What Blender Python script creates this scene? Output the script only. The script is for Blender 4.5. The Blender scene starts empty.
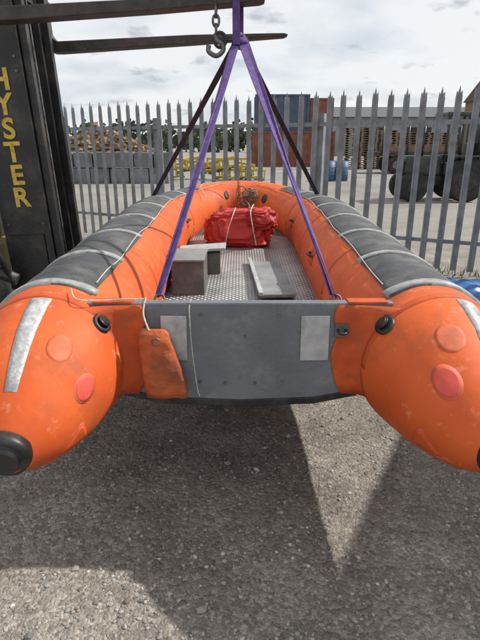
import bpy, bmesh, math, random, bisect
import numpy as np
from mathutils import Vector, Matrix, noise
random.seed(7); np.random.seed(7)
R=math.radians
sc=bpy.context.scene
sc.view_settings.view_transform='Standard'; sc.view_settings.look='None'; sc.view_settings.exposure=0

# ---------------------------------------------------------------- helpers
def link(o,parent=None):
    sc.collection.objects.link(o)
    if parent: o.parent=parent
    return o
def group(name):
    e=bpy.data.objects.new(name,None); e.empty_display_size=.2
    return link(e)
def mesh(name,v,f,mat=None,parent=None,smooth=False):
    me=bpy.data.meshes.new(name); me.from_pydata([tuple(p) for p in v],[],f); me.update()
    bm=bmesh.new(); bm.from_mesh(me); bmesh.ops.recalc_face_normals(bm,faces=bm.faces); bm.to_mesh(me); bm.free()
    if smooth:
        for p in me.polygons: p.use_smooth=True
    o=bpy.data.objects.new(name,me)
    if mat: me.materials.append(mat)
    return link(o,parent)
def box(name,lo,hi,mat,parent=None,bev=0.0,rot=None,M=None):
    c=[(lo[i]+hi[i])/2 for i in range(3)]; h=[abs(hi[i]-lo[i])/2 for i in range(3)]
    bm=bmesh.new(); bmesh.ops.create_cube(bm,size=1)
    for v in bm.verts: v.co=Vector((v.co.x*2*h[0],v.co.y*2*h[1],v.co.z*2*h[2]))
    if bev>0: bmesh.ops.bevel(bm,geom=list(bm.edges),offset=bev,segments=2,affect='EDGES',profile=.6)
    T=Matrix.Translation(c)
    if rot: T=T@rot.to_4x4()
    if M: T=M@T
    bm.transform(T)
    me=bpy.data.meshes.new(name); bm.to_mesh(me); bm.free(); me.materials.append(mat)
    return link(bpy.data.objects.new(name,me),parent)
def cyl(name,p0,p1,r,mat,parent=None,seg=20,r2=None,bev=0.0,M=None):
    p0=Vector(p0);p1=Vector(p1);d=p1-p0
    bm=bmesh.new(); bmesh.ops.create_cone(bm,cap_ends=True,segments=seg,radius1=r,radius2=r if r2 is None else r2,depth=d.length)
    if bev>0:
        bmesh.ops.bevel(bm,geom=[e for e in bm.edges if any(len(f.verts)>4 for f in e.link_faces)],offset=bev,segments=3,affect='EDGES')
    T=Matrix.Translation((p0+p1)/2)@d.to_track_quat('Z','Y').to_matrix().to_4x4()
    if M: T=M@T
    bm.transform(T)
    me=bpy.data.meshes.new(name); bm.to_mesh(me); bm.free(); me.materials.append(mat)
    for p in me.polygons: p.use_smooth=len(p.vertices)<=4
    return link(bpy.data.objects.new(name,me),parent)
def rope(name,pts,r,mat,parent=None,closed=False,seg=6,smooth=True):
    P=[Vector(p) for p in pts]
    if smooth and len(P)>2:
        Q=[];n=len(P)
        rng=range(n) if closed else range(n-1)
        for i in rng:
            if closed: a,b,c,d=P[(i-1)%n],P[i],P[(i+1)%n],P[(i+2)%n]
            else: a,b,c,d=P[max(i-1,0)],P[i],P[i+1],P[min(i+2,n-1)]
            for k in range(5):
                t=k/5
                Q.append(.5*((2*b)+(-a+c)*t+(2*a-5*b+4*c-d)*t*t+(-a+3*b-3*c+d)*t**3))
        if not closed: Q.append(P[-1])
        P=Q
    n=len(P); V=[];F=[]
    up=Vector((0.1,.2,1))
    for i in range(n):
        t=(P[(i+1)%n]-P[i-1]) if closed else (P[min(i+1,n-1)]-P[max(i-1,0)])
        if t.length<1e-6: t=Vector((0,0,1))
        t.normalize(); a=t.cross(up)
        if a.length<.05: a=t.cross(Vector((1,0,0)))
        a.normalize(); b=t.cross(a)
        for k in range(seg):
            w=2*math.pi*k/seg
            V.append(P[i]+a*r*math.cos(w)+b*r*math.sin(w))
    for i in range(n if closed else n-1):
        for k in range(seg):
            j=(i+1)%n
            F.append((i*seg+k,i*seg+(k+1)%seg,j*seg+(k+1)%seg,j*seg+k))
    return mesh(name,V,F,mat,parent,True)
def ribbon(name,p0,p1,w,th,mat,parent=None,twist=0,side=(1,0,0),n=24,sag=0):
    p0=Vector(p0);p1=Vector(p1);t=(p1-p0).normalized()
    s=Vector(side); s=(s-t*s.dot(t)).normalized(); u=t.cross(s)
    V=[];F=[]
    for i in range(n+1):
        f=i/n; c=p0.lerp(p1,f)-Vector((0,0,sag*4*f*(1-f)))
        a=twist*f; ss=s*math.cos(a)+u*math.sin(a); uu=t.cross(ss)
        for x,y in((-1,-1),(1,-1),(1,1),(-1,1)): V.append(c+ss*x*w/2+uu*y*th/2)
    for i in range(n):
        for k in range(4): F.append((i*4+k,i*4+(k+1)%4,(i+1)*4+(k+1)%4,(i+1)*4+k))
    F.append((0,1,2,3));F.append((n*4,n*4+1,n*4+2,n*4+3))
    return mesh(name,V,F,mat,parent)

def mat(name,c1,c2=None,scale=8,rough=.6,bump=0,bscale=60,metal=0,spec=.5,detail=4,lo=.35,hi=.65,rvar=0,dirt=None,dscale=3,dlo=.5,dhi=.75,dirt2=None,d2scale=20,d2lo=.6,d2hi=.7,bdist=.01):
    m=bpy.data.materials.new(name); m.use_nodes=True; nt=m.node_tree; N=nt.nodes; L=nt.links
    b=N['Principled BSDF']; b.inputs['Roughness'].default_value=rough; b.inputs['Metallic'].default_value=metal
    b.inputs['Specular IOR Level'].default_value=spec
    tc=N.new('ShaderNodeTexCoord')
    n=N.new('ShaderNodeTexNoise'); n.inputs['Scale'].default_value=scale; n.inputs['Detail'].default_value=detail
    L.new(tc.outputs['Object'],n.inputs['Vector'])
    r=N.new('ShaderNodeValToRGB'); r.color_ramp.elements[0].position=lo; r.color_ramp.elements[1].position=hi
    c2=c2 or tuple(x*.8 for x in c1)
    r.color_ramp.elements[0].color=(*c2,1); r.color_ramp.elements[1].color=(*c1,1)
    L.new(n.outputs['Fac'],r.inputs['Fac']); out=r.outputs['Color']
    for dc,ds,dl,dh in ((dirt,dscale,dlo,dhi),(dirt2,d2scale,d2lo,d2hi)):
        if not dc: continue
        n3=N.new('ShaderNodeTexNoise'); n3.inputs['Scale'].default_value=ds; n3.inputs['Detail'].default_value=6; n3.inputs['Roughness'].default_value=.68
        L.new(tc.outputs['Object'],n3.inputs['Vector'])
        mr=N.new('ShaderNodeMapRange'); mr.inputs['From Min'].default_value=dl; mr.inputs['From Max'].default_value=dh
        L.new(n3.outputs['Fac'],mr.inputs['Value'])
        mx=N.new('ShaderNodeMix'); mx.data_type='RGBA'; L.new(mr.outputs['Result'],mx.inputs['Factor']); L.new(out,mx.inputs['A']); mx.inputs['B'].default_value=(*dc,1)
        out=mx.outputs['Result']
    L.new(out,b.inputs['Base Color'])
    if rvar:
        mr=N.new('ShaderNodeMapRange'); mr.inputs['To Min'].default_value=rough-rvar; mr.inputs['To Max'].default_value=rough+rvar
        L.new(n.outputs['Fac'],mr.inputs['Value']); L.new(mr.outputs['Result'],b.inputs['Roughness'])
    if bump:
        n2=N.new('ShaderNodeTexNoise'); n2.inputs['Scale'].default_value=bscale; n2.inputs['Detail'].default_value=3
        L.new(tc.outputs['Object'],n2.inputs['Vector'])
        bp=N.new('ShaderNodeBump'); bp.inputs['Strength'].default_value=bump; bp.inputs['Distance'].default_value=bdist
        L.new(n2.outputs['Fac'],bp.inputs['Height']); L.new(bp.outputs['Normal'],b.inputs['Normal'])
    return m

ORANGE=mat('orange_hypalon',(.68,.125,.028),(.56,.085,.017),scale=2.6,rough=.6,spec=.3,bump=.5,bscale=8,rvar=.08,dirt=(.30,.085,.04),dscale=4,dlo=.50,dhi=.80,dirt2=(.72,.25,.13),d2scale=17,d2lo=.58,d2hi=.74)
ORANGE2=mat('orange_patch',(.58,.10,.024),(.45,.07,.018),scale=9,rough=.65,spec=.3,bump=.4,bscale=25,dirt=(.25,.08,.04),dscale=10,dlo=.5,dhi=.8)
RUBBER=mat('grey_black_rubber',(.062,.064,.068),(.040,.041,.045),scale=14,rough=.6,bump=.3,bscale=120,dirt=(.16,.16,.15),dscale=6,dlo=.46,dhi=.78)
BLACK=mat('black_plastic',(.018,.018,.02),(.01,.01,.011),rough=.45,dirt=(.06,.055,.05),dscale=12)
BAND=mat('grey_band',(.36,.37,.37),(.22,.23,.23),scale=30,rough=.5)
TAPE=mat('reflective_tape',(.54,.55,.54),(.33,.34,.34),scale=40,rough=.4,spec=.8,bump=.3,bscale=90,dirt=(.2,.18,.16),dscale=14,dlo=.5,dhi=.8)
PINK=mat('red_patch',(.72,.09,.06),(.60,.07,.045),scale=20,rough=.6,dirt=(.45,.09,.05),dscale=25)
PINKE=mat('glue_ring',(.66,.15,.055),(.54,.11,.035),scale=20,rough=.6,dirt=(.35,.09,.04),dscale=18)
TRAN=mat('transom_grey_paint',(.165,.18,.20),(.12,.133,.15),scale=4,rough=.5,bump=.25,bscale=40,dirt=(.25,.255,.26),dscale=9,dlo=.53,dhi=.8,dirt2=(.075,.08,.085),d2scale=16,d2lo=.60,d2hi=.74)
PAD=mat('pad_grey_white',(.46,.47,.47),(.34,.35,.36),scale=25,rough=.55,dirt=(.22,.22,.22),dscale=8)
ROPEW=mat('white_cord',(.60,.58,.52),(.38,.36,.31),scale=80,rough=.8)
ROPEG=mat('olive_rope',(.30,.26,.18),(.14,.12,.08),scale=60,rough=.9)
PURPLE=mat('purple_webbing',(.15,.09,.29),(.09,.052,.18),scale=30,rough=.8,bump=.5,bscale=250)
DPURPLE=mat('dark_webbing',(.045,.03,.06),(.02,.015,.028),scale=30,rough=.8)
STEEL=mat('worn_steel',(.20,.20,.20),(.09,.085,.08),scale=20,rough=.45,metal=.7)
DARK=mat('dark_machine_paint',(.022,.022,.024),(.012,.012,.013),scale=6,rough=.45,bump=.2,bscale=50,dirt=(.08,.065,.05),dscale=6,dlo=.5,dhi=.78)
FORKM=mat('fork_steel',(.06,.05,.048),(.03,.026,.025),scale=12,rough=.55,bump=.3,bscale=60,dirt=(.14,.075,.045),dscale=9,dlo=.55,dhi=.75)
YEL=mat('yellow_letter',(.70,.47,.06),(.55,.36,.05),scale=40,rough=.5,dirt=(.2,.15,.05),dscale=30,dlo=.52,dhi=.7)
GALV=mat('galvanised',(.28,.30,.325),(.19,.205,.225),scale=7,rough=.55,metal=.15,dirt=(.14,.135,.13),dscale=5,dlo=.5,dhi=.8)
REDF=mat('red_fabric',(.50,.026,.017),(.36,.016,.011),scale=5,rough=.55,bump=.5,bscale=18)
BLUE=mat('blue_tarp_mat',(.04,.18,.44),(.02,.10,.28),scale=6,rough=.4,bump=.6,bscale=12)
TYRE=mat('tyre',(.025,.025,.025),(.015,.015,.015),rough=.85,dirt=(.09,.08,.07))

def checker():
    m=mat('aluminium_chequer_plate',(.46,.46,.45),(.32,.32,.32),scale=5,rough=.42,metal=.5,dirt=(.22,.21,.19),dscale=4)
    nt=m.node_tree;N=nt.nodes;L=nt.links;b=N['Principled BSDF']
    tc=N.new('ShaderNodeTexCoord'); sx=N.new('ShaderNodeSeparateXYZ'); L.new(tc.outputs['Object'],sx.inputs[0])
    def M(op,a,bb=None):
        n=N.new('ShaderNodeMath'); n.operation=op
        for i,v in enumerate((a,bb)):
            if v is None: continue
            if isinstance(v,(int,float)): n.inputs[i].default_value=v
            else: L.new(v,n.inputs[i])
        return n.outputs[0]
    k=2*math.pi/.085
    u=M('MULTIPLY',M('ADD',sx.outputs[0],sx.outputs[1]),k); v=M('MULTIPLY',M('SUBTRACT',sx.outputs[0],sx.outputs[1]),k)
    a=M('MULTIPLY',M('SINE',u),M('SINE',v))
    a=M('MULTIPLY',M('SUBTRACT',M('ABSOLUTE',a),.45),3); 
    c=N.new('ShaderNodeClamp'); L.new(a,c.inputs[0])
    bp=N.new('ShaderNodeBump'); bp.inputs['Distance'].default_value=.005; bp.inputs['Strength'].default_value=1
    L.new(c.outputs[0],bp.inputs['Height']); L.new(bp.outputs['Normal'],b.inputs['Normal'])
    src=b.inputs['Base Color'].links[0].from_socket
    mx=N.new('ShaderNodeMix'); mx.data_type='RGBA'; mx.blend_type='MULTIPLY'; mx.inputs['Factor'].default_value=1
    mr=N.new('ShaderNodeMapRange'); mr.inputs['To Min'].default_value=.62; mr.inputs['To Max'].default_value=1.45; L.new(c.outputs[0],mr.inputs['Value'])
    L.new(src,mx.inputs['A']); L.new(mr.outputs[0],mx.inputs['B']); L.new(mx.outputs['Result'],b.inputs['Base Color'])
    return m
PLATE=checker()

# ---------------------------------------------------------------- world
SUN_EL=45; SUN_AZ=76
w=bpy.data.worlds.new('World'); sc.world=w; w.use_nodes=True
nt=w.node_tree;N=nt.nodes;L=nt.links
bg=N['Background']; bg.inputs['Strength'].default_value=.1
sky=N.new('ShaderNodeTexSky'); sky.sky_type='NISHITA'; sky.sun_disc=False; sky.sun_elevation=R(SUN_EL); sky.sun_rotation=R(SUN_AZ)
tc=N.new('ShaderNodeTexCoord'); sx=N.new('ShaderNodeSeparateXYZ'); L.new(tc.outputs['Generated'],sx.inputs[0])
ad=N.new('ShaderNodeMath'); ad.operation='ADD'; ad.inputs[1].default_value=.22; L.new(sx.outputs[2],ad.inputs[0])
mxm=N.new('ShaderNodeMath'); mxm.operation='MAXIMUM'; mxm.inputs[1].default_value=.03; L.new(ad.outputs[0],mxm.inputs[0])
cb=N.new('ShaderNodeCombineXYZ')
for i in (0,1):
    d=N.new('ShaderNodeMath'); d.operation='DIVIDE'; L.new(sx.outputs[i],d.inputs[0]); L.new(mxm.outputs[0],d.inputs[1]); L.new(d.outputs[0],cb.inputs[i])
n1=N.new('ShaderNodeTexNoise'); n1.inputs['Scale'].default_value=1.5; n1.inputs['Detail'].default_value=5; n1.inputs['Roughness'].default_value=.5
L.new(cb.outputs[0],n1.inputs['Vector'])
rp=N.new('ShaderNodeValToRGB'); e=rp.color_ramp.elements
e[0].position=.28; e[0].color=(6.0,6.7,7.4,1); e[1].position=.42; e[1].color=(8.1,8.5,8.9,1)
x=e.new(.52); x.color=(9.6,9.7,9.8,1)
L.new(n1.outputs['Fac'],rp.inputs['Fac'])
# small grey puffs under the bright layer
n2=N.new('ShaderNodeTexNoise'); n2.inputs['Scale'].default_value=3.4; n2.inputs['Detail'].default_value=6; n2.inputs['Roughness'].default_value=.55
L.new(cb.outputs[0],n2.inputs['Vector'])
pr=N.new('ShaderNodeMapRange'); pr.inputs['From Min'].default_value=.585; pr.inputs['From Max'].default_value=.68; pr.inputs['To Max'].default_value=.75
L.new(n2.outputs['Fac'],pr.inputs['Value'])
pm_=N.new('ShaderNodeMix'); pm_.data_type='RGBA'; L.new(pr.outputs[0],pm_.inputs['Factor']); L.new(rp.outputs['Color'],pm_.inputs['A']); pm_.inputs['B'].default_value=(4.6,5.0,5.5,1)
mx=N.new('ShaderNodeMix'); mx.data_type='RGBA'; mx.inputs['Factor'].default_value=.88
L.new(sky.outputs[0],mx.inputs['A']); L.new(pm_.outputs['Result'],mx.inputs['B']); L.new(mx.outputs['Result'],bg.inputs['Color'])
sd=bpy.data.lights.new('sun','SUN'); sd.energy=4.9; sd.angle=R(.8); sd.color=(1,.95,.88)
so=link(bpy.data.objects.new('sun',sd))
dv=Vector((math.sin(R(SUN_AZ))*math.cos(R(SUN_EL)),math.cos(R(SUN_AZ))*math.cos(R(SUN_EL)),math.sin(R(SUN_EL))))
so.rotation_euler=dv.to_track_quat('Z','Y').to_euler(); so.location=dv*20

# ---------------------------------------------------------------- camera
cd=bpy.data.cameras.new('camera'); cam=link(bpy.data.objects.new('camera',cd)); sc.camera=cam
cd.sensor_fit='VERTICAL'; cd.sensor_height=36; cd.lens=28; cd.clip_end=2000; cd.clip_start=.02
cam.location=(0,0,1.6); cam.rotation_euler=(R(70.6),0,0)

# ---------------------------------------------------------------- ground
def ground_mat():
    m=bpy.data.materials.new('gravel_ground'); m.use_nodes=True; nt=m.node_tree;N=nt.nodes;L=nt.links;b=N['Principled BSDF']
    b.inputs['Roughness'].default_value=.92; b.inputs['Specular IOR Level'].default_value=.2
    tc=N.new('ShaderNodeTexCoord')
    def noi(s,d=4,r=.6):
        n=N.new('ShaderNodeTexNoise'); n.inputs['Scale'].default_value=s; n.inputs['Detail'].default_value=d; n.inputs['Roughness'].default_value=r
        L.new(tc.outputs['Object'],n.inputs['Vector']); return n.outputs['Fac']
    def ramp(f,st):
        r=N.new('ShaderNodeValToRGB'); e=r.color_ramp.elements
        e[0].position,e[0].color=st[0][0],(*st[0][1],1); e[1].position,e[1].color=st[-1][0],(*st[-1][1],1)
        for p,c in st[1:-1]: q=e.new(p); q.color=(*c,1)
        L.new(f,r.inputs['Fac']); return r.outputs['Color']
    def mixc(a,bb,f,bt='MIX'):
        x=N.new('ShaderNodeMix'); x.data_type='RGBA'; x.blend_type=bt
        L.new(a,x.inputs['A']); L.new(bb,x.inputs['B'])
        if isinstance(f,float): x.inputs['Factor'].default_value=f
        else: L.new(f,x.inputs['Factor'])
        return x.outputs['Result']
    base=ramp(noi(1.9,6,.65),[(.32,(.165,.15,.13)),(.5,(.25,.23,.205)),(.68,(.35,.33,.295))])
    # irregular stones: distorted voronoi
    dnz=N.new('ShaderNodeTexNoise'); dnz.inputs['Scale'].default_value=30; dnz.inputs['Detail'].default_value=1; L.new(tc.outputs['Object'],dnz.inputs['Vector'])
    vm=N.new('ShaderNodeVectorMath'); vm.operation='SCALE'; vm.inputs['Scale'].default_value=.03; L.new(dnz.outputs['Color'],vm.inputs[0])
    va=N.new('ShaderNodeVectorMath'); va.operation='ADD'; L.new(tc.outputs['Object'],va.inputs[0]); L.new(vm.outputs[0],va.inputs[1])
    vo=N.new('ShaderNodeTexVoronoi'); vo.inputs['Scale'].default_value=62; L.new(va.outputs[0],vo.inputs['Vector'])
    bw=N.new('ShaderNodeSeparateColor'); L.new(vo.outputs['Color'],bw.inputs[0])
    st=ramp(bw.outputs[0],[(0,(.55,.54,.52)),(.5,(.95,.93,.9)),(.8,(1.15,1.12,1.08)),(1,(1.65,1.6,1.52))])
    col=mixc(base,st,.75,'MULTIPLY')
    fine=ramp(noi(230,2,.7),[(.3,(.6,.6,.6)),(.7,(1.35,1.35,1.35))])
    col=mixc(col,fine,1.0,'MULTIPLY')
    sx=N.new('ShaderNodeSeparateXYZ'); L.new(tc.outputs['Object'],sx.inputs[0])
    mr=N.new('ShaderNodeMapRange'); mr.inputs['From Min'].default_value=5; mr.inputs['From Max'].default_value=14; L.new(sx.outputs[1],mr.inputs['Value'])
    far=ramp(noi(.35),[(.3,(.20,.187,.168)),(.7,(.31,.295,.27))])
    col=mixc(col,far,mr.outputs[0])
    L.new(col,b.inputs['Base Color'])
    dn=N.new('ShaderNodeMath'); dn.operation='SUBTRACT'; L.new(noi(55,3,.75),dn.inputs[0])
    L.new(vo.outputs['Distance'],dn.inputs[1])
    bp=N.new('ShaderNodeBump'); bp.inputs['Strength'].default_value=.75; bp.inputs['Distance'].default_value=.010
    L.new(dn.outputs[0],bp.inputs['Height']); L.new(bp.outputs[0],b.inputs['Normal'])
    return m
GM=ground_mat()
def gz(x,y):
    if y>9 or y<0 or abs(x)>5: return 0
    return .016*noise.noise(Vector((x*1.1,y*1.1,0)))+.010*noise.noise(Vector((x*4,y*4,3)))
V=[];F=[]
xs=[-600,-80,-20,-8]+[ -5+i*.1 for i in range(101)]+[8,20,80,600]
ys=[-60,-10,-1]+[i*.1 for i in range(0,91)]+[12,20,60,200,1200]
for y in ys:
    for x in xs: V.append((x,y,gz(x,y)))
nx=len(xs)
for j in range(len(ys)-1):
    for i in range(nx-1): F.append((j*nx+i,j*nx+i+1,(j+1)*nx+i+1,(j+1)*nx+i))
mesh('ground',V,F,GM,None,True)

def stones():
    bm=bmesh.new(); bmesh.ops.create_icosphere(bm,subdivisions=1,radius=1); bv=np.array([v.co[:] for v in bm.verts]); bf=np.array([[v.index for v in f.verts] for f in bm.faces]); bm.free()
    n=34000
    y=.9+(np.random.rand(n)**1.4)*4.4; x=(np.random.rand(n)*2-1)*(.9+.45*y)
    s=.0025+.0085*np.random.rand(n)**3.0; big=np.random.rand(n)<.006; s[big]=.011+.010*np.random.rand(big.sum())
    V=np.zeros((n,12,3)); C=np.zeros((n,12,4))
    keep=[]
    for i in range(n):
        if s[i]<.012 and noise.noise(Vector((x[i]*2.4,y[i]*2.4,5)))+.5*noise.noise(Vector((x[i]*7,y[i]*7,2)))<random.uniform(-.55,.30): continue
        keep.append(i)
        a=random.random()*6.28; sc3=np.array([1,.6+.5*random.random(),.4+.35*random.random()])
        p=bv*(1+.55*(np.random.rand(12,1)-.5))*sc3*s[i]
        ca,sa=math.cos(a),math.sin(a)
        q=np.stack([p[:,0]*ca-p[:,1]*sa,p[:,0]*sa+p[:,1]*ca,p[:,2]],1)
        V[i]=q+np.array([x[i],y[i],gz(x[i],y[i])+s[i]*.15])
        g=random.choice([.14,.19,.23,.27,.30,.36,.5 if random.random()<.3 else .25]); wv=random.uniform(.0,.04)
        C[i]=(g+wv,g,g-wv*.9,1)
    V=V[keep];C=C[keep];n=len(keep)
    F=(bf[None]+12*np.arange(n)[:,None,None]).reshape(-1,3)
    me=bpy.data.meshes.new('gravel'); me.from_pydata(V.reshape(-1,3).tolist(),[],F.tolist())
    at=me.color_attributes.new('col','FLOAT_COLOR','POINT'); at.data.foreach_set('color',C.reshape(-1))
    m=bpy.data.materials.new('gravel_stones'); m.use_nodes=True; b=m.node_tree.nodes['Principled BSDF']; b.inputs['Roughness'].default_value=.9
    a=m.node_tree.nodes.new('ShaderNodeAttribute'); a.attribute_name='col'; m.node_tree.links.new(a.outputs['Color'],b.inputs['Base Color'])
    me.materials.append(m); link(bpy.data.objects.new('gravel',me))
stones()

# ---------------------------------------------------------------- boat
boat=group('inflatable_boat')
HX=.735; YT=1.80
stern=[(1.325,.680,.062),(1.35,.685,.085),(1.39,.70,.125),(1.45,.718,.172),(1.52,.74,.212),(1.60,.762,.247),(1.69,.78,.270),(1.78,.79,.284),(1.90,.80,.290)]
side=[]
y=2.05
while y<4.25: side.append((y,.80+.035*(y-1.9),.29)); y+=.1
half=[(-HX,y,z,r) for y,z,r in stern]+[(-HX,y,z,r) for y,z,r in side]
Yc=4.25; zc=.80+.035*2.35
for i in range(0,25):
    a=math.pi/2*i/24
    yy=Yc+1.42*math.sin(a); xx=-HX*abs(math.cos(a))**.85
    f=math.sin(a)
    half.append((xx,yy,zc+.10*f*f*f,.29-.045*f))
def splay(x,y): return x+.08*max(0,(1.95-y)/.6)**1.3
pts=half+[(splay(-x,y),y,z,r) for x,y,z,r in half[::-1][1:]]
PP=[Vector(p[:3]) for p in pts]; RR=[p[3] for p in pts]
S=[0]
for i in range(1,len(PP)): S.append(S[-1]+(PP[i]-PP[i-1]).length)
LT=S[-1]
def tp(s,ang,off=0):
    s=min(max(s,0),LT)
    i=min(max(bisect.bisect_right(S,s)-1,0),len(S)-2); f=(s-S[i])/(S[i+1]-S[i])
    def tan(k):
        t=PP[min(k+1,len(PP)-1)]-PP[max(k-1,0)]; t.z=0; return t.normalized()
    t=tan(i).lerp(tan(i+1),f).normalized(); c=PP[i].lerp(PP[i+1],f); r=RR[i]*(1-f)+RR[i+1]*f
    out=Vector((-t.y,t.x,0)); a=R(ang)
    return c+(out*math.cos(a)+Vector((0,0,1))*math.sin(a))*(r+off)
def rad(s):
    return float(np.interp(s,S,RR))
def wobf(p): return .003*noise.noise(p*5)+.0018*noise.noise(p*14)
def sweep():
    ss=sorted(set([round(x,4) for x in list(np.linspace(0,LT,260))+S]))
    K=96; V=[];F=[]
    for s in ss:
        for k in range(K):
            a=360*k/K
            V.append(tp(s,a,wobf(tp(s,a))))
    n=len(ss)
    for i in range(n-1):
        for k in range(K): F.append((i*K+k,i*K+(k+1)%K,(i+1)*K+(k+1)%K,(i+1)*K+k))
    F.append(tuple(range(K))); F.append(tuple((n-1)*K+k for k in range(K)))
    return mesh('buoyancy_tube',V,F,ORANGE,boat,True)
sweep()
def tpw(s,a,off): return tp(s,a,off+wobf(tp(s,a)))
def patch(name,s0,s1,a0,a1,off,m,ns=None,na=None,slant=0,wavy=0):
    ns=ns or max(2,int(abs(s1-s0)/.025)); na=na or max(2,int(abs(a1-a0)/5))
    V=[];F=[]
    W=na+3
    for i in range(ns+3):
        fi=min(max(i-1,0),ns)/ns
        for j in range(W):
            fj=min(max(j-1,0),na)/na
            edge=i in(0,ns+2) or j in(0,W-1)
            sg=s0+(s1-s0)*fi+slant*(fj-.5)
            a=a0+(a1-a0)*fj+(wavy*noise.noise(Vector((sg*2.5,a0,1))) if fj>.5 else 0)
            V.append(tpw(sg,a,-.006 if edge else off))
    for i in range(ns+2):
        for j in range(W-1): F.append((i*W+j,i*W+j+1,(i+1)*W+j+1,(i+1)*W+j))
    return mesh(name,V,F,m,boat,True)
def disc(name,s,ang,r,off,m,shape=None):
    V=[tp(s,ang,off)];F=[]; nr=5; K=30
    for q in range(1,nr+2):
        for k in range(K):
            w=2*math.pi*k/K; rr=r*min(q,nr)/nr
            if shape=='tri': rr*=.62/max(math.cos((w+math.pi/2)%(2*math.pi/3)-math.pi/3),.3)
            ds=rr*math.cos(w); da=rr*math.sin(w)
            sl=rad(s+ds)
            V.append(tpw(s+ds,ang+math.degrees(da/max(sl,.08)),off if q<=nr else -.005))
    for k in range(K): F.append((0,1+k,1+(k+1)%K))
    for q in range(nr):
        for k in range(K): F.append((1+q*K+k,1+q*K+(k+1)%K,1+(q+1)*K+(k+1)%K,1+(q+1)*K+k))
    return mesh(name,V,F,m,boat,True)
for right in (False,True):
    g=(lambda s: LT-s) if right else (lambda s: s)
    sgn=-1 if right else 1
    edges=[.56,1.05,1.58,2.12,2.64,3.16,3.66,LT*.5-.62]
    for i in range(len(edges)-1):
        a1=122-i*1.5
        patch('rubbing_strake',g(edges[i]),g(edges[i+1]-.012),-25,a1+random.uniform(-1.5,1.5),.007,RUBBER,wavy=2)
        patch('strake_band',g(edges[i]-.012),g(edges[i]+.028),-10,a1+3,.012,BAND,slant=.05*sgn)
    patch('strake_lower',g(.56),g(LT*.5-.05),-32,-8,.016,RUBBER)
    for s in (.45,1.3,2.35,3.4):
        patch('seam',g(s),g(s+.028),-179,179,.002,ORANGE2)
    for a in (32,262):
        patch('cone_gore',g(.10),g(.44),a,a+5,.0025,ORANGE2)
    if right: patch('reflective_tape',g(.14),g(.44),68,82,.004,TAPE)
    else: patch('reflective_tape',g(.10),g(.44),84,99,.004,TAPE)
    vs=.445 if not right else .455
    disc('valve_base',g(vs),140,.038,.010,BLACK)
    cyl('valve_cap',tp(g(vs),140,.008),tp(g(vs),140,.026),.026,BLACK,boat,bev=.006)
    if right: A1=(.27,106,.050);A2=(.165,130,.048)
    else: A1=(.25,122,.044);A2=(.215,161,.044)
    disc('round_patch_faint',g(A1[0]),A1[1],A1[2],.0018,PINKE)
    disc('patch_ring',g(A2[0]),A2[1],A2[2],.0015,PINKE); disc('round_patch',g(A2[0]),A2[1],A2[2]-.006,.003,PINK)
    disc('triangle_ring',g(.17),206,.055,.0018,PINK,'tri'); disc('triangle_patch',g(.17),206,.045,.0035,ORANGE,'tri')
    c=PP[0] if not right else PP[-1]
    cyl('end_cap',c+Vector((0,.05,.01)),c+Vector((0,-.03,-.008)),.088,BLACK,boat,seg=40,r2=.070,bev=.022)
    for s in (1.75,3.0):
        patch('handle_pad',g(s),g(s+.14),150,172,.004,ORANGE2)
        rope('handle',[tp(g(s+.01),161,.004),tp(g(s+.04),161,.03),tp(g(s+.1),161,.03),tp(g(s+.13),161,.004)],.009,BLACK,boat)
    P=[];s=.66;k=0
    while s<LT*.5-.15:
        P.append(tp(g(s),121-s*1.5+random.uniform(-1.5,1.5),.013)); s+=.2;k+=1
    rope('lifeline',P,.0025,ROPEW,boat)
disc('bow_patch',LT/2-.25,150,.045,.006,BLACK); disc('bow_patch',LT/2+.5,150,.05,.006,BLACK)
patch('bow_band',LT/2-.03,LT/2+.03,40,175,.004,ORANGE2)

# transom
prof=[(-.585,1.035),(.585,1.035),(.56,.93),(.47,.80),(.47,.66),(.30,.625),(0,.612),(-.30,.625),(-.47,.66),(-.47,.80),(-.56,.93)]
def slab(name,prof,y0,y1,m,parent,bev=.006):
    n=len(prof); V=[(x,y0,z) for x,z in prof]+[(x,y1,z) for x,z in prof]
    F=[tuple(range(n)),tuple(range(n,2*n))]+[(i,(i+1)%n,n+(i+1)%n,n+i) for i in range(n)]
    o=mesh(name,V,F,m,parent)
    if bev:
        md=o.modifiers.new('b','BEVEL'); md.width=bev; md.segments=2; md.limit_method='ANGLE'
    return o
slab('transom_board',prof,YT,YT+.042,TRAN,boat)
for s_ in (-1,1): box('corner_fabric',(min(s_*.56,s_*.41),YT-.004,1.030),(max(s_*.56,s_*.41),YT+.050,1.040),ORANGE2,boat,bev=.003)
slab('bottom_trim',[(-.47,.672),(-.30,.637),(0,.624),(.30,.637),(.47,.672),(.47,.645),(.30,.607),(0,.594),(-.30,.607),(-.47,.645)],YT-.006,YT+.05,BLACK,boat,.003)
for x0,x1,rz in ((-.305,-.205,.8),(.235,.345,-.6)):
    box('motor_pad',(x0,YT-.008,.80),(x1,YT-.001,.985),PAD,boat,bev=.003,rot=Matrix.Rotation(R(rz),3,'Y'))
for x,z in ((-.16,.705),(-.06,.70),(.06,.70),(.17,.705),(-.15,.99),(.15,.985),(.02,.90)):
    cyl('bolt',(x,YT-.005,z),(x,YT+.001,z),.006,STEEL,boat,seg=8)
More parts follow.
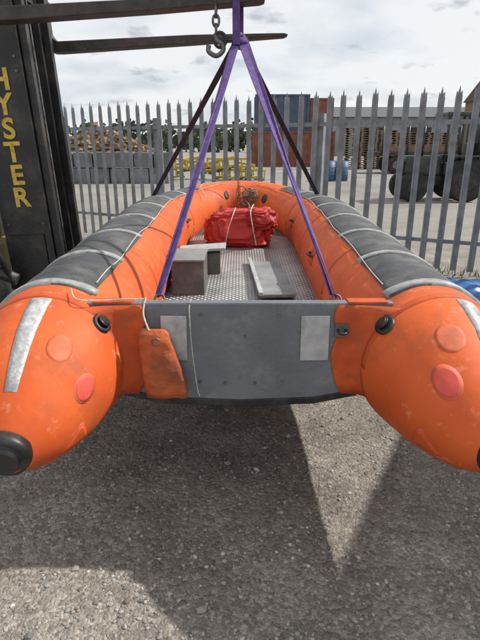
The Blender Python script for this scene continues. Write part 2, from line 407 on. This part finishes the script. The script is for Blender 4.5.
for sx_ in (-1,1):
    V=[];F=[];nj=12
    outl=[(1.027,.375),(1.0,.362),(.97,.36),(.935,.368),(.90,.375),(.865,.365),(.83,.355),(.795,.358),(.76,.365),(.73,.372),(.70,.38),(.655,.405)]
    for z,xi in outl:
        rr=math.sqrt(max(.284**2-(z-.79)**2,0)); xt=HX-rr+.03
        for j in range(nj+1):
            f=j/nj; x=xi+(xt-xi)*f; bulge=-.004-.045*f**3+.0035*noise.noise(Vector((x*14,z*14,sx_)))
            V.append((sx_*x,YT+bulge,z))
    for i in range(len(outl)-1):
        for j in range(nj): a=i*(nj+1)+j; F.append((a,a+1,a+nj+2,a+nj+1))
    o=mesh('transom_flap',V,F,ORANGE2,boat,True)
    md=o.modifiers.new('s','SOLIDIFY'); md.thickness=.003
box('tow_eye_plate',(.365,YT-.014,.90),(.415,YT-.006,.955),STEEL,boat,bev=.003)
rope('tow_eye',[(.375,YT-.012,.93),(.38,YT-.04,.925),(.40,YT-.04,.925),(.405,YT-.012,.93)],.006,BLACK,boat)
for x in (-.315,.375):
    box('lifting_eye_plate',(x-.03,YT+.044,.96),(x+.03,YT+.052,1.03),STEEL,boat,bev=.002)
    rope('lifting_eye',[(x-.02,YT+.05,1.01),(x-.018,YT+.07,1.035),(x,YT+.075,1.045),(x+.018,YT+.07,1.035),(x+.02,YT+.05,1.01)],.005,STEEL,boat)
V=[];F=[];rows=[(.945,.045,.008,-.330),(.93,.058,.018,-.328),(.90,.060,.022,-.325),(.85,.068,.026,-.315),(.79,.076,.032,-.302),(.73,.082,.038,-.292),(.69,.083,.036,-.288),(.660,.078,.016,-.288)]
rr_=[]
for a,b in zip(rows[:-1],rows[1:]):
    for t in (0,.25,.5,.75): rr_.append(tuple(a[i]*(1-t)+b[i]*t for i in range(4)))
rows=rr_+[rows[-1]]
K=48
for z,hw_,hd,cx in rows:
    for k in range(K):
        a=2*math.pi*k/K; c_,s_=math.cos(a),math.sin(a)
        x=cx+hw_*math.copysign(abs(c_)**.5,c_); yy=YT-.040-hd*.2+hd*.9*math.copysign(abs(s_)**.7,s_)
        nn=noise.noise(Vector((x*22,yy*10,z*9)))*.010+.007*(1-abs(noise.noise(Vector((x*10+z*14,3,z*20)))))**3
        V.append((x+nn*.2,yy-nn,z))
for i in range(len(rows)-1):
    for k in range(K): F.append((i*K+k,i*K+(k+1)%K,(i+1)*K+(k+1)%K,(i+1)*K+k))
F.append(tuple(range(K)));F.append(tuple((len(rows)-1)*K+k for k in range(K)))
pm=mat('pouch_orange',(.50,.11,.028),(.34,.07,.02),scale=9,rough=.75,bump=.4,bscale=60,dirt=(.14,.055,.03),dscale=7,dlo=.45,dhi=.75)
mesh('drogue_pouch',V,F,pm,boat,True)
rope('pouch_cord',[(-.36,YT+.02,1.05),(-.365,YT-.02,1.0),(-.345,YT-.05,.95),(-.32,YT-.065,.90)],.0035,ROPEW,boat)
rope('pouch_cord',[(-.19,YT+.02,1.040),(-.192,YT-.014,1.0),(-.185,YT-.02,.85),(-.17,YT-.03,.70),(-.16,YT-.03,.655)],.0018,ROPEW,boat)
rope('pouch_ring',[(-.315+.014*math.cos(a),YT-.072,.905+.014*math.sin(a)) for a in np.linspace(0,6.28,9)[:-1]],.003,STEEL,boat,closed=True)
rope('loose_cord',[(-.36,YT+.02,1.045),(-.44,YT+.0,1.050),(-.52,YT-.01,1.048),(-.60,YT-.05,1.065),(-.64,YT+.02,1.085)],.0025,ROPEW,boat)

def grid_between(name,zfun,ys,halfw,m,nxx=12,smooth=True):
    V=[];F=[]
    for y in ys:
        h=halfw(y)
        for i in range(nxx+1):
            f=-1+2*i/nxx; V.append((f*h,y,zfun(f,y)))
    for j in range(len(ys)-1):
        for i in range(nxx): a=j*(nxx+1)+i; F.append((a,a+1,a+nxx+2,a+nxx+1))
    return mesh(name,V,F,m,boat,smooth)
def hw(y):
    if y<Yc: return HX-.14
    f=min((y-Yc)/1.42,.995); return max((HX-.10)*math.sqrt(1-f*f),.05)
yl=list(np.linspace(YT+.03,5.55,40))
grid_between('aluminium_floor',lambda f,y:.70+.02*(y-1.8),yl,hw,PLATE)
hullm=mat('hull_fabric',(.09,.09,.09),(.05,.05,.05),rough=.7)
grid_between('hull_bottom',lambda f,y:.655-(1-abs(f))*.06*(1 if y<4.5 else max(0,(5.6-y)/1.1))+.03*max(0,y-1.8)+.05*max(0,y-4.3),yl,hw,hullm)
GB=mat('grey_locker',(.26,.265,.27),(.18,.185,.19),rough=.55,metal=.1,scale=6,dirt=(.10,.10,.095),dscale=7)
GD=mat('dark_grey_panel',(.12,.115,.11),(.08,.077,.073),rough=.6,scale=6,dirt=(.2,.18,.16),dscale=9)
box('locker',(-.42,2.96,.722),(-.22,3.30,.93),GD,boat,bev=.006)
box('locker_top',(-.425,2.945,.932),(-.215,3.31,.945),GB,boat,bev=.004)
box('locker_lid',(-.43,3.40,.90),(-.10,3.60,.92),PAD,boat,bev=.006,rot=Matrix.Rotation(R(-4),3,'Y'))
box('locker_support',(-.40,3.44,.73),(-.14,3.56,.885),GD,boat,bev=.004)
box('floor_board',(.10,2.85,.735),(.31,3.75,.758),GB,boat,bev=.006,rot=Matrix.Rotation(R(3),3,'Z'))
box('floor_board_lip',(.085,2.80,.762),(.112,3.75,.785),PAD,boat,bev=.004,rot=Matrix.Rotation(R(3),3,'Z'))
for i in range(10):
    cx=.08+random.uniform(-.07,.07); cz=1.10+random.uniform(-.06,.04); rr=random.uniform(.04,.09); th_=random.uniform(-.5,.5)
    rope('mooring_rope',[(cx+rr*math.cos(a)*.8,5.38+rr*math.sin(a)*th_+random.uniform(-.02,.02),cz+rr*math.sin(a)*random.uniform(.8,1.0)) for a in np.linspace(0,6.28,10)[:-1]],.007,ROPEG,boat,closed=True)
rope('mooring_rope_tail',[(.06,5.38,1.05),(.10,5.3,.98),(.05,5.2,.9),(-.05,5.1,.84),(.02,4.95,.80)],.008,ROPEG,boat)
rope('bow_painter',[(-.05,5.42,1.2),(-.25,5.38,1.22),(-.40,5.25,1.21),(-.33,5.1,1.1)],.004,ROPEW,boat)

# ---------------------------------------------------------------- bag
bag=group('red_bag')
def lumpy(name,c,h,m,parent,seed,p=.45,amp=.05,wr=0):
    bm=bmesh.new(); bmesh.ops.create_icosphere(bm,subdivisions=6 if wr else 4,radius=1)
    sv=Vector((seed*3.1,seed,0))
    for v in bm.verts:
        q=v.co.copy(); a=Vector([math.copysign(abs(t)**p,t) for t in q])
        k=1+amp*noise.noise(q*1.8+sv)*2
        if wr:
            d=q+Vector((noise.noise(q*1.5+sv),noise.noise(q*1.5+sv*2),noise.noise(q*1.5+sv*3)))*.5
            d=Vector((d.x*.8,d.y,d.z*2.2))
            r1=1-abs(noise.noise(d*1.6+sv)); r2=1-abs(noise.noise(d*3.6+sv*2))
            k+=wr*(r1**4-.4)+wr*.35*(r2**3-.5)
        taper=1-.16*max(a.z,0)
        v.co=Vector((a.x*h[0]*k*taper,a.y*h[1]*k*taper,a.z*h[2]*k))+Vector(c)
    me=bpy.data.meshes.new(name); bm.to_mesh(me); bm.free(); me.materials.append(m)
    for f in me.polygons: f.use_smooth=True
    return link(bpy.data.objects.new(name,me),parent)
lumpy('bag_body',(-.01,4.50,.890),(.29,.20,.16),REDF,bag,2,p=.52,amp=.07,wr=.13)
lumpy('bag_flap',(.17,4.46,.99),(.15,.18,.085),REDF,bag,9,p=.65,amp=.10,wr=.15)
rope('bag_cord',[(-.13,4.275,.78),(-.10,4.27,.92),(-.06,4.31,1.035),(-.04,4.50,1.07)],.005,ROPEW,bag)
rope('bag_cord',[(.14,4.265,.78),(.11,4.26,.93),(.09,4.29,1.06),(.12,4.50,1.10)],.005,ROPEW,bag)

# ---------------------------------------------------------------- slings
sl=group('lifting_sling')
ap=Vector((-.005,3.0,2.12))
for n_,(q,tw,m,wd) in enumerate([((-.315,YT+.07,1.04),.9,PURPLE,.036),((.375,YT+.07,1.04),-1.3,PURPLE,.040),((-.90,4.95,1.03),.8,DPURPLE,.034),((.80,4.95,1.05),-.6,DPURPLE,.034)]):
    ribbon('sling_leg',ap+Vector((.012*(-1 if n_%2==0 else 1),0,0)),q,wd,.006,m,sl,twist=tw)
ribbon('sling_leg_inner',ap+Vector((.03,.02,.02)),(.36,YT+.09,1.04),.030,.006,PURPLE,sl,twist=2.2)
ribbon('sling_leg_inner',ap+Vector((-.02,.02,.02)),(-.325,YT+.09,1.04),.020,.006,PURPLE,sl,twist=2.6)
ribbon('sling_riser',(-.02,2.965,2.10),(-.02,2.93,2.38),.038,.007,PURPLE,sl,twist=.4)
ribbon('sling_riser',(-.0,3.035,2.10),(-.0,3.07,2.38),.038,.007,PURPLE,sl,twist=-.3)
ribbon('sling_riser_top',(-.02,2.93,2.38),(-.0,3.07,2.38),.038,.007,PURPLE,sl,n=4)
lumpy('sling_knot',(0,3.0,2.12),(.038,.034,.035),PURPLE,sl,4,p=.8,amp=.2)
cxk=-.125
for i in range(3):
    z=2.25-.042*i
    ang=0 if i%2 else math.pi/2
    rope('chain_link',[(cxk+.016*math.cos(a)*math.cos(ang),2.96+.016*math.cos(a)*math.sin(ang),z+.027*math.sin(a)) for a in np.linspace(0,6.28,11)[:-1]],.007,STEEL,sl,closed=True)
rope('hook',[(cxk,2.96,2.15),(cxk+.0,2.96,2.12),(cxk+.03,2.96,2.10),(cxk+.035,2.96,2.07),(cxk+.0,2.96,2.045),(cxk-.04,2.96,2.065),(cxk-.04,2.96,2.095)],.013,STEEL,sl,seg=8)
rope('shackle',[(cxk+.02+.03*math.cos(a),2.96,2.12+.035*math.sin(a)) for a in np.linspace(0,6.28,12)[:-1]],.009,BLACK,sl,closed=True,seg=8)
ribbon('hook_strap',(cxk+.02,2.97,2.12),(-.03,2.99,2.13),.045,.008,DPURPLE,sl)
rope('hook_wire',[(cxk,2.95,2.27),(cxk-.01,2.93,2.34),(cxk+.0,3.0,2.375),(cxk,3.07,2.33),(cxk,2.97,2.25)],.008,STEEL,sl)

# ---------------------------------------------------------------- forklift
fl=group('forklift')
th=R(2.6)
MT=Matrix.Translation((-1.155,0,0))@Matrix.Rotation(-th,4,'Y')
def fb(name,lo,hi,m,bev=.004): return box(name,lo,hi,m,fl,bev=bev,M=MT)
def ffork(name,yc,L0):
    zt=2.232
    prof=[(-.10,2.9),(-.055,2.9),(-.055,2.33),(-.035,2.30),(.0,zt+.042),(L0*.6,zt+.040),(L0,zt+.022),(L0+.03,zt+.012),(L0,zt+.004),(L0*.6,zt-.012),(.0,zt-.025),(-.05,zt-.022),(-.085,zt+.0),(-.10,zt+.04)]
    n=len(prof); w_=.055
    V=[(x,yc-w_,z) for x,z in prof]+[(x,yc+w_,z) for x,z in prof]
    F=[tuple(range(n)),tuple(range(n,2*n))]+[(i,(i+1)%n,n+(i+1)%n,n+i) for i in range(n)]
    o=mesh(name,V,F,FORKM,fl); o.data.transform(MT)
    md=o.modifiers.new('b','BEVEL'); md.width=.005; md.segments=2; md.limit_method='ANGLE'
ffork('fork',3.0,1.36); ffork('fork',3.92,1.56)
for yc in (3.34,3.74):
    fb('mast_outer_channel',(-.36,yc-.035,.10),(-.10,yc+.035,3.3),DARK)
    fb('mast_flange',(-.09,yc-.05,.10),(-.05,yc+.05,3.3),DARK)
    fb('mast_inner_channel',(-.045,yc-.02,.6),(-.0,yc+.03,3.3),DARK)
for z in (.35,1.15,2.9): fb('mast_cross_member',(-.34,3.378,z),(-.26,3.702,z+.10),DARK)
for zz in (2.45,2.80): fb('carriage_bar',(-.11,2.85,zz),(-.06,4.05,zz+.09),FORKM)
cyl('lift_cylinder',(-.22,3.43,.15),(-.22,3.43,3.0),.035,STEEL,fl,M=MT); cyl('lift_cylinder',(-.22,3.63,.15),(-.22,3.63,3.0),.035,STEEL,fl,M=MT)
for y_ in (3.51,3.56): fb('lift_chain',(-.07,y_-.012,.7),(-.055,y_+.012,2.9),STEEL)
fb('mast_side_plate',(-.33,3.292,1.05),(-.06,3.300,3.2),DARK,bev=.002)
for z in (1.12,2.02,2.10,3.1):
    for x_ in (-.31,-.085): cyl('plate_bolt',(x_,3.284,z),(x_,3.293,z),.009,STEEL,fl,seg=8,M=MT)
for i,ch in enumerate('HYSTER'):
    cu=bpy.data.curves.new('letter','FONT'); cu.body=ch; cu.size=.165; cu.extrude=.0015; cu.offset=.005; cu.align_x='CENTER'
    o=bpy.data.objects.new('letter',cu); sc.collection.objects.link(o)
    bpy.context.view_layer.update()
    me=bpy.data.meshes.new_from_object(o); bpy.data.objects.remove(o)
    me.transform(MT@Matrix.Translation((-.195,3.288,1.925-.138*i))@Matrix.Rotation(math.pi/2,4,'X'))
    me.materials.clear(); me.materials.append(YEL)
    link(bpy.data.objects.new('letter_'+ch,me),fl)
def cb_(name,lo,hi,m,bev=.02): return box(name,lo,hi,m,fl,bev=bev)
cb_('chassis',(-3.6,3.10,.25),(-1.75,3.95,.95),mat('truck_body',(.30,.22,.06),(.22,.16,.05),rough=.5,dirt=(.06,.05,.04)),.04)
cb_('counterweight',(-4.1,3.05,.25),(-3.3,4.0,1.15),DARK,.1)
cb_('cowl',(-2.0,3.15,.95),(-1.78,3.9,1.25),DARK,.03)
cb_('seat_base',(-3.1,3.25,.95),(-2.5,3.8,1.2),DARK,.04)
cb_('seat_back',(-3.15,3.3,1.2),(-3.0,3.75,1.7),DARK,.05)
for y_ in (3.12,3.93):
    cyl('guard_post',(-1.86,y_,1.0),(-2.15,y_,2.35),.035,DARK,fl)
    cyl('guard_post',(-3.45,y_,1.0),(-3.25,y_,2.35),.035,DARK,fl)
    cyl('guard_rail',(-2.15,y_,2.35),(-3.25,y_,2.35),.035,DARK,fl)
for i in range(7): cyl('guard_bar',(-2.2-.17*i,3.12,2.36),(-2.2-.17*i,3.93,2.36),.015,DARK,fl,seg=8)
for x_ in (-1.80,-3.4):
    for y0,y1 in ((2.88,3.08),(3.97,4.17)):
        cyl('wheel',(x_,y0,.34),(x_,y1,.34),.34,TYRE,fl,seg=40,bev=.04)
        cyl('hub',(x_,y0-.012,.34),(x_,y1+.012,.34),.17,STEEL,fl,seg=24,bev=.01)
cb_('fender',(-2.15,2.90,.70),(-1.62,3.10,.74),DARK,.01)
cb_('tilt_bracket',(-1.75,3.2,.55),(-1.52,3.3,.80),STEEL,.01)
cyl('tilt_cylinder',(-1.95,3.22,.95),(-1.48,3.22,.75),.04,STEEL,fl)
for i in range(4):
    rope('hydraulic_hose',[(-1.75,3.15+.03*i,1.05),(-1.66,3.12+.03*i,1.15-.04*i),(-1.55,3.15+.03*i,.95-.05*i),(-1.50,3.2+.02*i,.72)],.013,BLACK,fl)

# ---------------------------------------------------------------- fence
fence=group('palisade_fence')
A=Vector((-4.6,10.19,0)); B=Vector((5.2,5.08,0)); fd=(B-A).normalized(); fn=Vector((-fd.y,fd.x,0))
if fn.y>0: fn=-fn
LF=(B-A).length; sp=.198
V=[];F=[]
n=int(LF/sp)
for i in range(n+1):
    c=A+fd*(sp*i+random.uniform(-.008,.008)); lean=random.uniform(-.010,.010); h=2.27+random.uniform(-.014,.014)
    xs_=[-.037,-.022,-.008,.008,.022,.037]; dz=[.0,.014,.004,.004,.014,.0]
    base=len(V)
    for z in (0.06,h-.14):
        for a,b_ in zip(xs_,dz): V.append(c+fd*(a+lean*z/2)+fn*(b_+.03)+Vector((0,0,z)))
    V.append(c+fd*(-.030+lean)+fn*.03+Vector((0,0,h-.06))); V.append(c+fd*lean+fn*.036+Vector((0,0,h))); V.append(c+fd*(.030+lean)+fn*.03+Vector((0,0,h-.06)))
    V.append(c+fd*(-.015+lean)+fn*.04+Vector((0,0,h-.085))); V.append(c+fd*(.015+lean)+fn*.04+Vector((0,0,h-.085)))
    for k in range(5): F.append((base+k,base+k+1,base+6+k+1,base+6+k))
    t=base+12; u=base+6
    F+= [(u,u+1,t+3,t),(u+1,u+2,t+3),(u+2,u+3,t+4,t+1,t+3),(u+3,u+4,t+4),(u+4,u+5,t+2,t+4)]
o=mesh('pales',V,F,GALV,fence); md=o.modifiers.new('s','SOLIDIFY'); md.thickness=.003
ang=math.atan2(fd.y,fd.x)
for z in (.42,1.86):
    mid=(A+B)/2
    box('rail',(-LF/2,-.005,-.025),(LF/2,.02,.025),GALV,fence,M=Matrix.Translation((mid.x,mid.y,z))@Matrix.Rotation(ang,4,'Z'))
k=0
while k*2.75<LF:
    c=A+fd*(k*2.75+.9)
    box('post',(-.05,-.05,0),(.05,.05,2.0),GALV,fence,M=Matrix.Translation(c-fn*.08)@Matrix.Rotation(ang,4,'Z'),bev=.003); k+=1
# weeds along the fence foot
V=[];F=[]
for i in range(1500):
    t=random.random()*LF; c=A+fd*t+fn*random.gauss(-.02,.10)
    if noise.noise(Vector((t*.9,0,0)))<-.05: continue
    a=random.random()*6.28; hgt=random.uniform(.03,.16); w_=random.uniform(.004,.010); d=Vector((math.cos(a),math.sin(a),0)); b0=len(V)
    V+=[c-d*w_,c+d*w_,c+Vector((random.uniform(-.06,.06),random.uniform(-.06,.06),hgt))]; F.append((b0,b0+1,b0+2))
mesh('weeds',V,F,mat('weed_green',(.09,.12,.04),(.13,.12,.06),scale=3,rough=.8))

# ---------------------------------------------------------------- yard behind
CON_R=mat('container_rust_red',(.24,.085,.05),(.16,.05,.03),scale=2,rough=.7,dirt=(.10,.05,.035),dscale=3)
CON_B=mat('container_blue',(.06,.10,.17),(.05,.07,.12),scale=2,rough=.7,dirt=(.14,.07,.04),dscale=3)
CON_G=mat('container_grey',(.26,.28,.29),(.20,.215,.22),scale=2,rough=.65,dirt=(.13,.08,.05),dscale=3)
WOOD=mat('timber',(.30,.21,.13),(.19,.13,.08),scale=4,rough=.85)
def container(name,x0,y0,z0,Lx,Wy,H,m,loc=None,rz=0):
    g=group(name)
    nn=int(Lx/.14)
    for yf,sg in ((y0,1),(y0+Wy,-1)):
        V=[];F=[]
        for i in range(nn+1):
            x=x0+Lx*i/nn; off=[.0,.0,.05,.05][i%4]*sg
            V.append((x,yf+off,z0+.12));V.append((x,yf+off,z0+H-.12))
        for i in range(nn): F.append((2*i,2*i+2,2*i+3,2*i+1))
        mesh('corrugated_side',V,F,m,g)
    box('roof_rail',(x0,y0-.02,z0+H-.12),(x0+Lx,y0+Wy+.02,z0+H),m,g); box('floor_rail',(x0,y0-.02,z0),(x0+Lx,y0+Wy+.02,z0+.12),m,g)
    for x in (x0,x0+Lx):
        for yy in (y0-.03,y0+Wy-.10): box('corner_post',(x-.08,yy,z0+.001),(x+.08,yy+.13,z0+H+.004),m,g)
    box('inner_body',(x0+.04,y0+.08,z0+.1),(x0+Lx-.04,y0+Wy-.08,z0+H-.1),m,g)
    for k in range(4):
        yy=y0+Wy*(.18+.21*k); cyl('door_bar',(x0+Lx-.005,yy,z0+.1),(x0+Lx-.005,yy,z0+H-.1),.02,STEEL,g,seg=8)
    if loc: g.location=loc; g.rotation_euler=(0,0,rz)
    return g
container('shipping_container',1.0,40,0,6.1,2.4,2.55,CON_R)
container('shipping_container.001',1.2,40.1,2.56,3.9,2.4,2.55,CON_B)
container('shipping_container.002',5.3,40.2,2.56,1.6,2.4,2.3,CON_R)
# unseen container, added out of frame to shadow the gravel on the right
container('shadow_caster_container',0,0,.02,3.0,2.4,2.6,CON_G,loc=(3.98,4.06,0),rz=math.atan2(-.88,-.48))

def pallet_stack(name,x,y,nlev,cols):
    g=group(name)
    for c in range(cols):
        hgt=nlev-random.randint(0,5)
        for l in range(hgt):
            z=l*.15; xo=x+c*1.35+random.uniform(-.04,.04)
            for k in range(3): box('block',(xo+k*.5,y,z+.0),(xo+k*.5+.12,y+1,z+.10),WOOD,g)
            box('deck',(xo,y-.01,z+.102),(xo+1.15,y+1,z+.13),WOOD,g)
pallet_stack('pallet_stack',6.9,36,18,6)
BLK=mat('concrete_block',(.20,.205,.21),(.12,.125,.13),scale=1.5,rough=.85,dirt=(.08,.08,.08),dscale=2)
bw=group('concrete_blocks')
for l in range(2):
    for i in range(6):
        x=-8.2+i*.86+(.2 if l else 0)
        box('block',(x,22.4+random.uniform(-.08,.08),l*.66),(x+.80,23.2,l*.66+.62+random.uniform(0,.03)),BLK,bw,bev=.03)
def pile(name,c,rx,ry,h,m,n,lmin,lmax,th_):
    V=[];F=[]
    for i in range(n):
        a=random.random()*6.28; r=math.sqrt(random.random()); px=c[0]+rx*r*math.cos(a); py=c[1]+ry*r*math.sin(a); pz=h*(1-r)**.8*random.uniform(.6,1)+.1
        d=Vector((random.uniform(-1,1),random.uniform(-1,1),random.uniform(-.35,.35))).normalized(); l=random.uniform(lmin,lmax)
        s=d.cross(Vector((0,0,1))).normalized(); u=s.cross(d); t=th_*random.uniform(.5,1.4); b0=len(V)
        for e_ in (-1,1):
            for p,q in ((-1,-1),(1,-1),(1,1),(-1,1)): V.append(Vector((px,py,pz))+d*l*e_/2+s*t*p+u*t*q*.7)
        F+=[(b0,b0+1,b0+2,b0+3),(b0+4,b0+5,b0+6,b0+7)]+[(b0+k,b0+(k+1)%4,b0+4+(k+1)%4,b0+4+k) for k in range(4)]
    return mesh(name,V,F,m)
pile('timber_pile',(-11,42,0),5.2,2.5,3.0,WOOD,1500,.4,1.8,.12)
YP=mat('yellow_plastic',(.60,.44,.04),(.45,.31,.03),scale=3,rough=.5,dirt=(.2,.15,.05),dscale=3)
# yellow plastic road barriers piled on the far side of the fence
yb=group('yellow_barrier_pile')
for i in range(16):
    x=-3.2+.26*i; z=random.choice((0,0,.28,.5)); y_=25+random.uniform(-.6,.8); rz=random.uniform(-.6,.6); M_=Matrix.Translation((x,y_,z))@Matrix.Rotation(rz,4,'Z')@Matrix.Rotation(random.uniform(-.25,.25),4,'Y')
    box('barrier_top',(-.5,-.04,.42),(.5,.04,.52),YP,yb,bev=.02,M=M_); box('barrier_bottom',(-.5,-.04,.06),(.5,.04,.16),YP,yb,bev=.02,M=M_)
    for k in (-.46,-.15,.15,.46): box('barrier_bar',(k-.035,-.03,.165),(k+.035,.03,.415),YP,yb,bev=.01,M=M_)
    for k in (-.4,.4): box('barrier_foot',(k-.06,-.22,.0),(k+.06,.22,.055),BLACK,yb,bev=.01,M=M_)
DR=mat('drum_blue',(.045,.12,.25),(.03,.08,.17),scale=4,rough=.55,dirt=(.12,.10,.09),dscale=3)
for i,(x,y_) in enumerate(((4.1,24),(4.75,24.2),(4.5,24.9))):
    bb=group('blue_drum')
    cyl('drum',(x,y_,0),(x,y_,.88),.29,DR,bb,bev=.02)
    for z in (.3,.6): cyl('drum_rib',(x,y_,z),(x,y_,z+.03),.30,DR,bb)
tr=group('tractor')
GRN=mat('dark_green_paint',(.022,.05,.042),(.015,.032,.027),rough=.45,dirt=(.06,.05,.04))
GLS=mat('cab_glass',(.03,.04,.045),rough=.12)
x0,y0=4.85,15.0
def tb(n_,lo,hi,m,bev=.03): return box(n_,(x0+lo[0],y0+lo[1],lo[2]),(x0+hi[0],y0+hi[1],hi[2]),m,tr,bev=bev)
tb('bonnet',(.0,.3,.75),(1.1,.95,1.30),GRN,.08); tb('grille',(-.06,.35,.7),(0,.9,1.15),BLACK,.02); tb('chassis',(.1,.4,.45),(2.1,.85,.75),DARK)
tb('cab_floor',(1.1,.15,.75),(2.1,1.1,1.1),DARK); tb('roof',(1.0,.1,2.35),(2.15,1.15,2.48),GRN,.05)
tb('rear_window',(2.02,.22,1.25),(2.04,1.03,2.3),GLS,0)
for a in ((1.08,.15),(2.05,.15),(1.08,1.07),(2.05,1.07),(1.5,.15)): cyl('cab_pillar',(x0+a[0],y0+a[1],1.05),(x0+a[0],y0+a[1],2.37),.04,BLACK,tr,seg=8)
tb('seat',(1.5,.45,1.1),(1.9,.85,1.25),BLACK); tb('seat_back',(1.85,.45,1.2),(1.95,.85,1.65),BLACK)
cyl('exhaust',(x0+.5,y0+.4,1.2),(x0+.5,y0+.4,2.1),.035,DARK,tr)
for xx,rr,yy in ((1.75,.62,-.05),(1.75,.62,1.1),(.25,.42,.05),(.25,.42,1.0)):
    cyl('tyre',(x0+xx,y0+yy-.02,rr),(x0+xx,y0+yy+.26,rr),rr,TYRE,tr,seg=36,bev=.05); cyl('rim',(x0+xx,y0+yy-.04,rr),(x0+xx,y0+yy+.28,rr),rr*.45,DARK,tr,seg=20)
    if rr>.5: 
        tb('mudguard',(xx-.5,yy-.03,1.26),(xx+.45,yy+.25,1.31),GRN,.01)
tl=group('flatbed_trailer')
box('bed',(8.0,30,1.0),(15.5,32.2,1.2),DARK,tl,bev=.02)
for i in range(5): box('load_beam',(8.2+random.uniform(0,.4),30.1+.4*i,1.204),(14.6+random.uniform(0,.6),30.35+.4*i,1.55),mat('load%d'%i,random.choice([(.10,.06,.045),(.07,.08,.09),(.2,.12,.07)]),rough=.8),tl,bev=.01)
for x_ in (9,12.6,13.8):
    for yy in (30.0,31.9): cyl('trailer_wheel',(x_,yy,.5),(x_,yy+.3,.5),.5,TYRE,tl,bev=.04); cyl('trailer_hub',(x_,yy-.02,.5),(x_,yy+.32,.5),.22,STEEL,tl)
for i in range(6): cyl('stake',(8.1+i*1.45,30.0,1.0),(8.1+i*1.45,30.0,2.6),.05,DARK,tl,seg=8)
wh=group('warehouse')
CL=mat('cladding_grey',(.24,.27,.30),(.19,.22,.24),scale=.5,rough=.7)
box('walls',(14,78,0),(52,92,5.4),CL,wh)
V=[(13.5,77.5,5.4),(52.5,77.5,5.4),(52.5,92.5,5.4),(13.5,92.5,5.4),(13.5,85,7.2),(52.5,85,7.2)]
mesh('roof',V,[(0,1,5,4),(3,2,5,4),(0,3,4),(1,2,5),(0,1,2,3)],mat('roof_grey',(.14,.15,.16),rough=.8,spec=.1),wh)
for i in range(5): box('shutter_door',(17+i*7,77.93,0),(21+i*7,77.995,4),DARK,wh)
for i in range(38): box('cladding_rib',(14.3+i,77.9,4.1),(14.38+i,77.99,5.35),CL,wh)
bh=group('brick_building')
BR=mat('brick',(.22,.13,.085),(.16,.09,.06),scale=3,rough=.85)
box('walls',(25.0,52,0),(34,60,6.0),BR,bh)
V=[(24.8,51.7,6.0),(34.3,51.7,6.0),(34.3,60.3,6.0),(24.8,60.3,6.0),(24.8,56,8.2),(34.3,56,8.2)]
mesh('roof',V,[(0,1,5,4),(3,2,5,4),(0,3,4),(1,2,5),(0,1,2,3)],mat('roof_tile',(.11,.075,.06),rough=.8),bh)
for i in range(3):
    for z in (.9,3.6):
        box('window',(25.9+i*2.6,51.95,z),(27.2+i*2.6,51.995,z+1.4),BLACK,bh); box('window_sill',(25.8+i*2.6,51.9,z-.1),(27.3+i*2.6,51.998,z-.004),PAD,bh)
V=[];F=[]
for t in range(100):
    cx=-95+t*2.2+random.uniform(-1,1); cy=120+random.uniform(-8,8); hh=random.uniform(3.5,7.4); rr=random.uniform(1.8,3.2)
    for k in range(150):
        a=random.random()*6.28; el=random.uniform(-1,1); q=random.random()**.4
        p=Vector((cx+rr*q*math.cos(a)*math.sqrt(1-el*el),cy+rr*q*math.sin(a)*math.sqrt(1-el*el),hh*.5+hh*.5*q*el))
        p+=Vector((noise.noise(p*.6),0,noise.noise(p*.7)))*.8
        s=random.uniform(.25,.6); b0=len(V)
        ax=Vector((random.uniform(-1,1),random.uniform(-.4,.4),random.uniform(-1,1))).normalized(); bx=ax.cross(Vector((random.uniform(-.5,.5),1,random.uniform(-.5,.5)))).normalized()
        V+=[p+ax*s,p+bx*s,p-ax*s,p-bx*s]; F.append((b0,b0+1,b0+2,b0+3))
mesh('tree_line',V,F,mat('foliage',(.085,.105,.06),(.045,.06,.035),scale=.5,rough=.9))
V=[];F=[];nn=40
for j in range(nn+1):
    for i in range(nn+1):
        x=2.15+2.0*i/nn; yy=5.15+.9*j/nn+.25*noise.noise(Vector((x,3,0)))
        e_=min(i,nn-i,j,nn-j)/5
        V.append((x,yy-.25*(x-2.15),.012+min(1,e_)*(.05+.14*abs(noise.noise(Vector((x*3.2,yy*3.2,1))))+.05*noise.noise(Vector((x*9,yy*9,1))))))
for j in range(nn):
    for i in range(nn): a=j*(nn+1)+i; F.append((a,a+1,a+nn+2,a+nn+1))
mesh('blue_tarp',V,F,BLUE,None,True)
